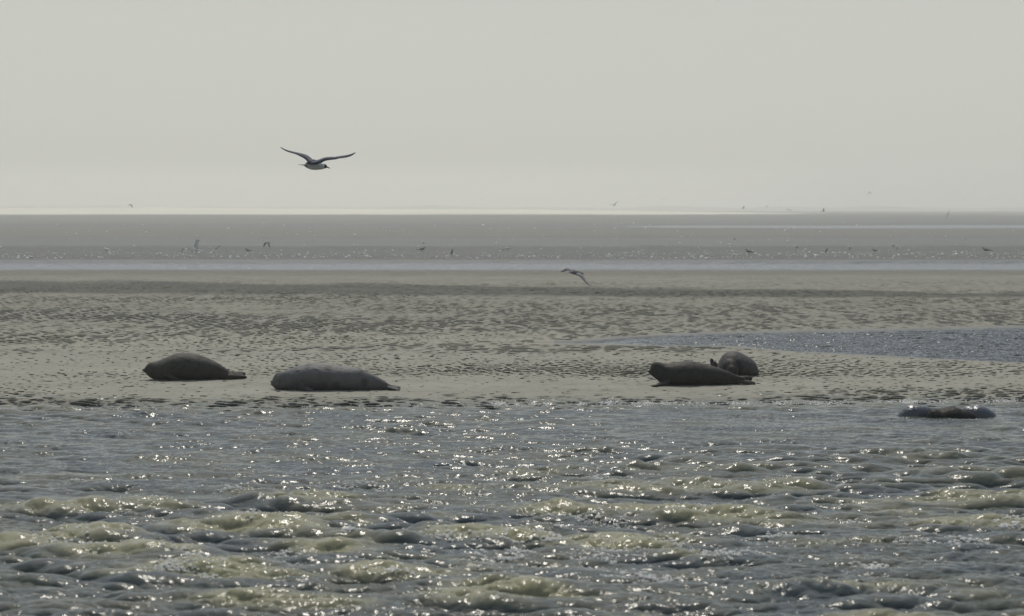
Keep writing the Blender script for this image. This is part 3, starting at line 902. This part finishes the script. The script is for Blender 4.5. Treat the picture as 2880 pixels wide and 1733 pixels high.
tail = [(lg(880, 692, -0.13), 0.040, 0.003), (lg(940, 692, -0.10), 0.045, 0.004), (lg(1000, 690, -0.06), 0.034, 0.012), (lg(1060, 690, -0.03), 0.028, 0.018)]
me = bird_mesh("body", [(interp_pts(leadL, 22), interp_pts(trailL, 22)), (interp_pts(leadR, 22), interp_pts(trailR, 22))], body, tail, head, 0.018)
link("body", me, [M_white, M_mantle, M_black, M_under], g1)
bm = bmesh.new()
loft(bm, [[p + Vector((0.0, r * math.cos(a), r * math.sin(a))) for a in [2 * math.pi * q / 8 for q in range(8)]] for p, r in ((lg(1425, 730, 0.05), 0.009), (lg(1470, 748, 0.06), 0.007), (lg(1502, 768, 0.07), 0.003))])
me = bpy.data.meshes.new("beak"); bm.to_mesh(me); bm.free(); link("beak", me, M_bill, g1)
bm = bmesh.new()
loft(bm, [[p + Vector((0.0, 1.2 * r * math.cos(a), r * math.sin(a))) for a in [2 * math.pi * q / 8 for q in range(8)]] for p, r in ((lg(985, 712, -0.07), 0.006), (lg(1040, 728, -0.05), 0.012), (lg(1090, 738, -0.04), 0.010))])
me = bpy.data.meshes.new("feet"); bm.to_mesh(me); bm.free(); link("feet", me, M_bill, g1)

# the second gull, wings beating down, over the damp band
head_dark = False
GD = 45.0; sG = FPX / GD; gx, gy = 1620, 775
def lh(u, v, y):    # zoom coordinates of the 200 px wide crop
    px = 1520 + u / 12.335; py = 720 + v / 12.335
    return Vector(((px - gx) / sG, y, (gy - py) / sG))
g2 = root("flying_gull", (PX(gx, GD), GD, PZ(gy, GD)))
tag(g2, "pale grey gull flying low over the sand, its near wing pointing down", "gull", "gulls in flight")
leadL = [lh(1200, 500, 0.03), lh(1100, 450, 0.10), lh(1000, 425, 0.18), lh(900, 425, 0.26), lh(820, 470, 0.33), lh(760, 530, 0.40), lh(705, 570, 0.45)]
trailL = [lh(1020, 560, -0.10), lh(1010, 525, -0.02), lh(960, 510, 0.08), lh(900, 530, 0.17), lh(840, 560, 0.25), lh(790, 572, 0.33), lh(715, 575, 0.44)]
leadR = [lh(1330, 560, -0.02), lh(1450, 640, -0.10), lh(1500, 720, -0.16), lh(1560, 820, -0.24), lh(1620, 900, -0.31), lh(1700, 980, -0.38), lh(1750, 1018, -0.43)]
trailR = [lh(1180, 640, -0.14), lh(1340, 700, -0.20), lh(1420, 780, -0.26), lh(1500, 870, -0.32), lh(1580, 940, -0.37), lh(1670, 1000, -0.41), lh(1740, 1022, -0.44)]
body = [(lh(1010, 560, -0.10), 0.02, 0.014), (lh(1090, 570, -0.07), 0.05, 0.035), (lh(1190, 578, -0.03), 0.07, 0.055), (lh(1290, 590, 0.0), 0.065, 0.052), (lh(1370, 600, 0.03), 0.045, 0.036)]
head = [(lh(1340, 598, 0.02), 0.03, 0.028), (lh(1390, 604, 0.04), 0.036, 0.032), (lh(1440, 612, 0.055), 0.033, 0.028), (lh(1470, 617, 0.06), 0.016, 0.014)]
tail = [(lh(960, 580, -0.16), 0.05, 0.004), (lh(1010, 570, -0.11), 0.045, 0.008), (lh(1070, 572, -0.07), 0.035, 0.02)]
me = bird_mesh("body", [(interp_pts(leadL, 16), interp_pts(trailL, 16)), (interp_pts(leadR, 16), interp_pts(trailR, 16))], body, tail, head, 0.01)
link("body", me, [M_under, M_mid, M_brown, M_mid], g2)
bm = bmesh.new()
loft(bm, [[p + Vector((0.0, r * math.cos(a), r * math.sin(a))) for a in [2 * math.pi * q / 8 for q in range(8)]] for p, r in ((lh(1465, 615, 0.06), 0.011), (lh(1520, 628, 0.08), 0.004))])
me = bpy.data.meshes.new("beak"); bm.to_mesh(me); bm.free(); link("beak", me, M_bill, g2)

# generic distant birds. Local +X is the bird's heading.
def far_flyer(pose, dark=False):
    """pose: (inner dihedral deg, outer dihedral deg)"""
    i, o_ = R(pose[0]), R(pose[1])
    wings = []
    for s in (-1, 1):
        i_, oo = (i, o_) if len(pose) == 2 or s < 0 else (R(pose[2]), R(pose[3]))
        e = Vector((0.03, s * 0.22 * math.cos(i_), 0.22 * math.sin(i_)))
        t = e + Vector((-0.10, s * 0.30 * math.cos(oo), 0.30 * math.sin(oo)))
        root_ = Vector((0.05, s * 0.03, 0.02))
        lead = interp_pts([root_, e, e.lerp(t, 0.55) + Vector((0.02, 0, 0)), t], 10)
        trail = interp_pts([root_ + Vector((-0.16, 0, 0)), e + Vector((-0.14, 0, 0)), e.lerp(t, 0.55) + Vector((-0.08, 0, 0)), t + Vector((-0.01, 0, 0))], 10)
        wings.append((lead, trail))
    v = Vector
    body = [(v((-0.17, 0, 0)), 0.015, 0.012), (v((-0.10, 0, 0)), 0.04, 0.035), (v((0, 0, 0)), 0.055, 0.05), (v((0.10, 0, 0.005)), 0.042, 0.04), (v((0.14, 0, 0.01)), 0.028, 0.028)]
    head = [(v((0.12, 0, 0.01)), 0.025, 0.025), (v((0.16, 0, 0.015)), 0.03, 0.028), (v((0.20, 0, 0.012)), 0.018, 0.016), (v((0.24, 0, 0.006)), 0.005, 0.005)]
    tail = [(v((-0.27, 0, 0)), 0.05, 0.004), (v((-0.20, 0, 0)), 0.035, 0.008), (v((-0.13, 0, 0)), 0.03, 0.015)]
    me = bird_mesh("flying_gull", wings, body, tail, head, 0.012)
    for m in ([M_brown, M_brown, M_black, M_brown] if dark else [M_fw, M_fm, M_black, M_fm]): me.materials.append(m)
    return me
def stander(dark=False, wings_up=False):
    v = Vector
    body = [(v((-0.20, 0, 0.13)), 0.02, 0.012), (v((-0.12, 0, 0.15)), 0.045, 0.035), (v((0, 0, 0.17)), 0.065, 0.06), (v((0.09, 0, 0.19)), 0.055, 0.055), (v((0.13, 0, 0.22)), 0.035, 0.04)]
    head = [(v((0.11, 0, 0.21)), 0.03, 0.03), (v((0.135, 0, 0.265)), 0.03, 0.032), (v((0.165, 0, 0.275)), 0.028, 0.026), (v((0.20, 0, 0.268)), 0.008, 0.008), (v((0.225, 0, 0.262)), 0.003, 0.003)]
    tail = [(v((-0.30, 0, 0.115)), 0.02, 0.005), (v((-0.22, 0, 0.125)), 0.03, 0.008), (v((-0.14, 0, 0.14)), 0.025, 0.015)]
    wings = []
    for s in (-1, 1):
        if wings_up:
            lead = interp_pts([v((0.06, s * 0.04, 0.20)), v((0.08, s * 0.14, 0.36)), v((0.02, s * 0.20, 0.52)), v((-0.06, s * 0.26, 0.66))], 10)
            trail = interp_pts([v((-0.10, s * 0.04, 0.18)), v((-0.05, s * 0.13, 0.34)), v((-0.05, s * 0.19, 0.48)), v((-0.07, s * 0.255, 0.645))], 10)
        else:
            lead = interp_pts([v((0.08, s * 0.05, 0.215)), v((-0.05, s * 0.066, 0.205)), v((-0.18, s * 0.045, 0.165)), v((-0.30, s * 0.01, 0.135))], 10)
            trail = interp_pts([v((0.07, s * 0.055, 0.155)), v((-0.05, s * 0.068, 0.145)), v((-0.18, s * 0.05, 0.135)), v((-0.29, s * 0.012, 0.128))], 10)
        wings.append((lead, trail))
    me = bird_mesh("standing_gull", wings, body, tail, head, 0.012)
    for m in ([M_brown, M_brown, M_black, M_brown] if dark else [M_fw, M_fm, M_black, M_fw]): me.materials.append(m)
    return me
def leg_mesh(s):
    bm = bmesh.new()
    loft(bm, [[Vector((x, s * 0.025 + r * math.cos(a), z)) + Vector((r * math.sin(a), 0, 0)) for a in [2 * math.pi * q / 6 for q in range(6)]] for x, z, r in ((0.0, 0.0, 0.012), (0.005, 0.01, 0.005), (0.0, 0.07, 0.005), (0.0, 0.13, 0.010))])
    me = bpy.data.meshes.new("leg"); bm.to_mesh(me); bm.free(); me.materials.append(M_leg)
    return me
LEGS = [leg_mesh(-1), leg_mesh(1)]
def place_fly(px, py, d, size, yaw, pose, dark, label, roll=0, pitch=0):
    me = far_flyer(pose, dark)
    o = bpy.data.objects.new("flying_gull" if not dark else "flying_bird", me)
    o.location = W(px, py, d); o.scale = (size,) * 3
    o.rotation_euler = (R(roll), R(pitch), R(yaw)); C.objects.link(o)
    tag(o, label, "gull" if not dark else "bird", "gulls in flight" if not dark else "small dark birds in flight")
ST = {}
def place_stand(px, py, yaw, dark, label, size=1.0, up=False):
    key = (dark, up)
    if key not in ST: ST[key] = stander(dark, up)
    d = gd(py); z = float(base_z(np.array([PX(px, d)]), np.array([d]))[0])
    o = root("standing_gull", (PX(px, d), d, z), R(yaw)); o.scale = (size,) * 3
    b = bpy.data.objects.new("body", ST[key]); C.objects.link(b); b.parent = o
    for l in LEGS:
        q = bpy.data.objects.new("leg", l); C.objects.link(q); q.parent = o
    tag(o, label, "gull", "gulls standing beyond the blue channel")

place_fly(1727, 578, 150, 1.05, 60, (48, 40, 20, 12), False, "gull with wings raised in a lopsided V just above the horizon, middle of the picture")
place_fly(367, 576, 150, 0.7, 150, (-20, -50), True, "small dark bird above the horizon at the far left, near the main gull", 20)
place_fly(2446, 541, 150, 0.75, 80, (-35, -70), True, "dark bird highest in the sky at the right")
place_fly(2218, 591, 160, 0.7, 95, (25, -40), True, "dark bird low on the horizon, between the two fainter ones right of centre", 10)
place_fly(2091, 586, 170, 0.6, 30, (60, 50, -10, 0), True, "tiny bird on the horizon, leftmost of the row right of centre")
place_fly(2156, 583, 230, 0.7, 40, (50, 40, 0, 0), False, "faint pale bird on the horizon beside the low dark bird")
place_fly(2316, 594, 160, 0.7, 20, (65, 55, 0, -20), True, "small bird on the horizon, rightmost of the row right of centre")
place_fly(2667, 602, 140, 0.75, 90, (75, 80, -60, -70), True, "dark bird low over the horizon near the right edge, wings upright and downright")
place_fly(2692, 543, 300, 0.7, 70, (15, 5), False, "faint distant gull in the sky near the right edge")
place_fly(1868, 560, 260, 0.6, 90, (10, 0), True, "tiny dark speck of a bird in the sky, right of the raised-wing gull")
place_fly(1982, 488, 300, 0.7, 70, (15, 5), False, "faint distant gull in the sky, highest right of centre")
place_fly(1355, 560, 260, 0.5, 90, (10, 0), True, "tiny dark speck of a bird over the middle of the horizon")
place_fly(602, 706, 105, 1.15, 70, (38, 30, 50, 10), False, "gull landing with wide raised wings beside the flapping pair on the far sand", 0)
place_fly(527, 702, 106, 1.1, 75, (20, -60, 20, -60), False, "white gull with bowed wings coming down on the far sand, left of the landing gull")
place_fly(752, 683, 115, 1.0, 40, (-15, -55), True, "dark bird with drooped wings flying over the far blue band at left")
place_fly(1271, 716, 102, 0.9, 20, (55, 40, -50, -40), False, "gull flying low on its side just beyond the blue channel, middle")
place_fly(2322, 712, 104, 0.9, 20, (50, 35, -40, -30), False, "gull tilted in low flight just beyond the blue channel, right of centre")
place_stand(553, 714, 200, False, "gull with wings stretched straight up beside the bowed white gull", 1.25, True)
place_stand(697, 711, 160, True, "dark gull with half open wings on the far sand left of centre", 0.9)
place_stand(88, 730, 190, False, "small gull at the channel edge, leftmost of the birds", 0.8)
place_stand(300, 710, 160, False, "grey gull standing on the far sand above the left seal", 1.0)
place_stand(1190, 686, 170, False, "gull standing in the far blue band near the middle", 0.8)
place_stand(1187, 710, 20, True, "dark gull with a low body facing right on the far sand near the middle", 1.1)
place_stand(1413, 708, 215, False, "left gull of a resting white pair on the far sand", 0.75)
place_stand(1427, 707, 215, False, "right gull of a resting white pair on the far sand", 0.85)
place_stand(2065, 677, 215, False, "pale gull in the far blue band above the dark seal", 0.8)
place_stand(2107, 718, 160, True, "brown gull facing left at the channel edge, right of centre", 1.1)
place_stand(2240, 701, 225, False, "white gull on the far sand above the curled seal", 0.95)
place_stand(2388, 704, 225, False, "grey and white gull alone between the curled seal and the right pair", 1.0)
place_stand(2512, 696, 225, False, "left and farther gull of the pair at the right", 0.95)
place_stand(2523, 702, 225, False, "right and nearer gull of the pair at the right", 0.85)
place_stand(2714, 676, 225, False, "small pale gull in the far blue band at the right", 0.7)
place_stand(2774, 715, 165, True, "brown gull near the right edge facing left", 1.2)
place_stand(2460, 710, 180, True, "low dark bird crouched on the sand left of the right pair", 0.7)

# pale blobs added to stand for sun glints on the wet far flat
pts = []; rads = []
for _ in range(2200):
    py_ = 728 - abs(rng.normal()) * 11 if rng.random() < 0.8 else rng.uniform(625, 725)
    px_ = rng.uniform(-300, 3200); d = gd(max(py_, 620)); x = PX(px_, d)
    pts.append((x, d, float(base_z(np.array([x]), np.array([d]))[0]) + 0.02)); rads.append((0.018 + 0.06 * rng.random() ** 4) * d / 100)
o = link("glint_blobs", blobs("glint_blobs", np.array(pts), np.array(rads), 0.8), M_shell_glint)
tag(o, "small pale blobs added as sun glints on the far wet sand behind the blue channel", kind="stuff")
# pale shell lying on the sand at far left
bm = bmesh.new(); ellipsoid(bm, Vector((0, 0, 0.012)), (0.028, 0.02, 0.016), None, 14, 8)
me = bpy.data.meshes.new("cockle_shell"); bm.to_mesh(me); bm.free()
d = gd(1013); o = link("cockle_shell", me, M_shell_glint); o.location = (PX(191, d), d, 0.0)
tag(o, "small pale shell lying alone on the sand left of the seals", "shell")

# ------------------------------------------------------------------ haze
bm = bmesh.new()
bmesh.ops.create_cube(bm, size=1.0, matrix=Matrix.Translation((0, 2450, 11.5)) @ Matrix.Diagonal((19000, 14000, 28, 1)))
me = bpy.data.meshes.new("haze"); bm.to_mesh(me); bm.free()
hm = bpy.data.materials.new("haze"); hm.use_nodes = True
nt = hm.node_tree; nt.nodes.clear()
pv = nt.nodes.new("ShaderNodeVolumePrincipled"); out = nt.nodes.new("ShaderNodeOutputMaterial")
pv.inputs["Color"].default_value = (0.93, 0.93, 0.88, 1)
pv.inputs["Density"].default_value = 0.00078
pv.inputs["Anisotropy"].default_value = 0.3
nt.links.new(pv.outputs[0], out.inputs["Volume"])
hz = link("haze", me, hm)
tag(hz, "thin pale haze over the sand flat and sea", kind="stuff")
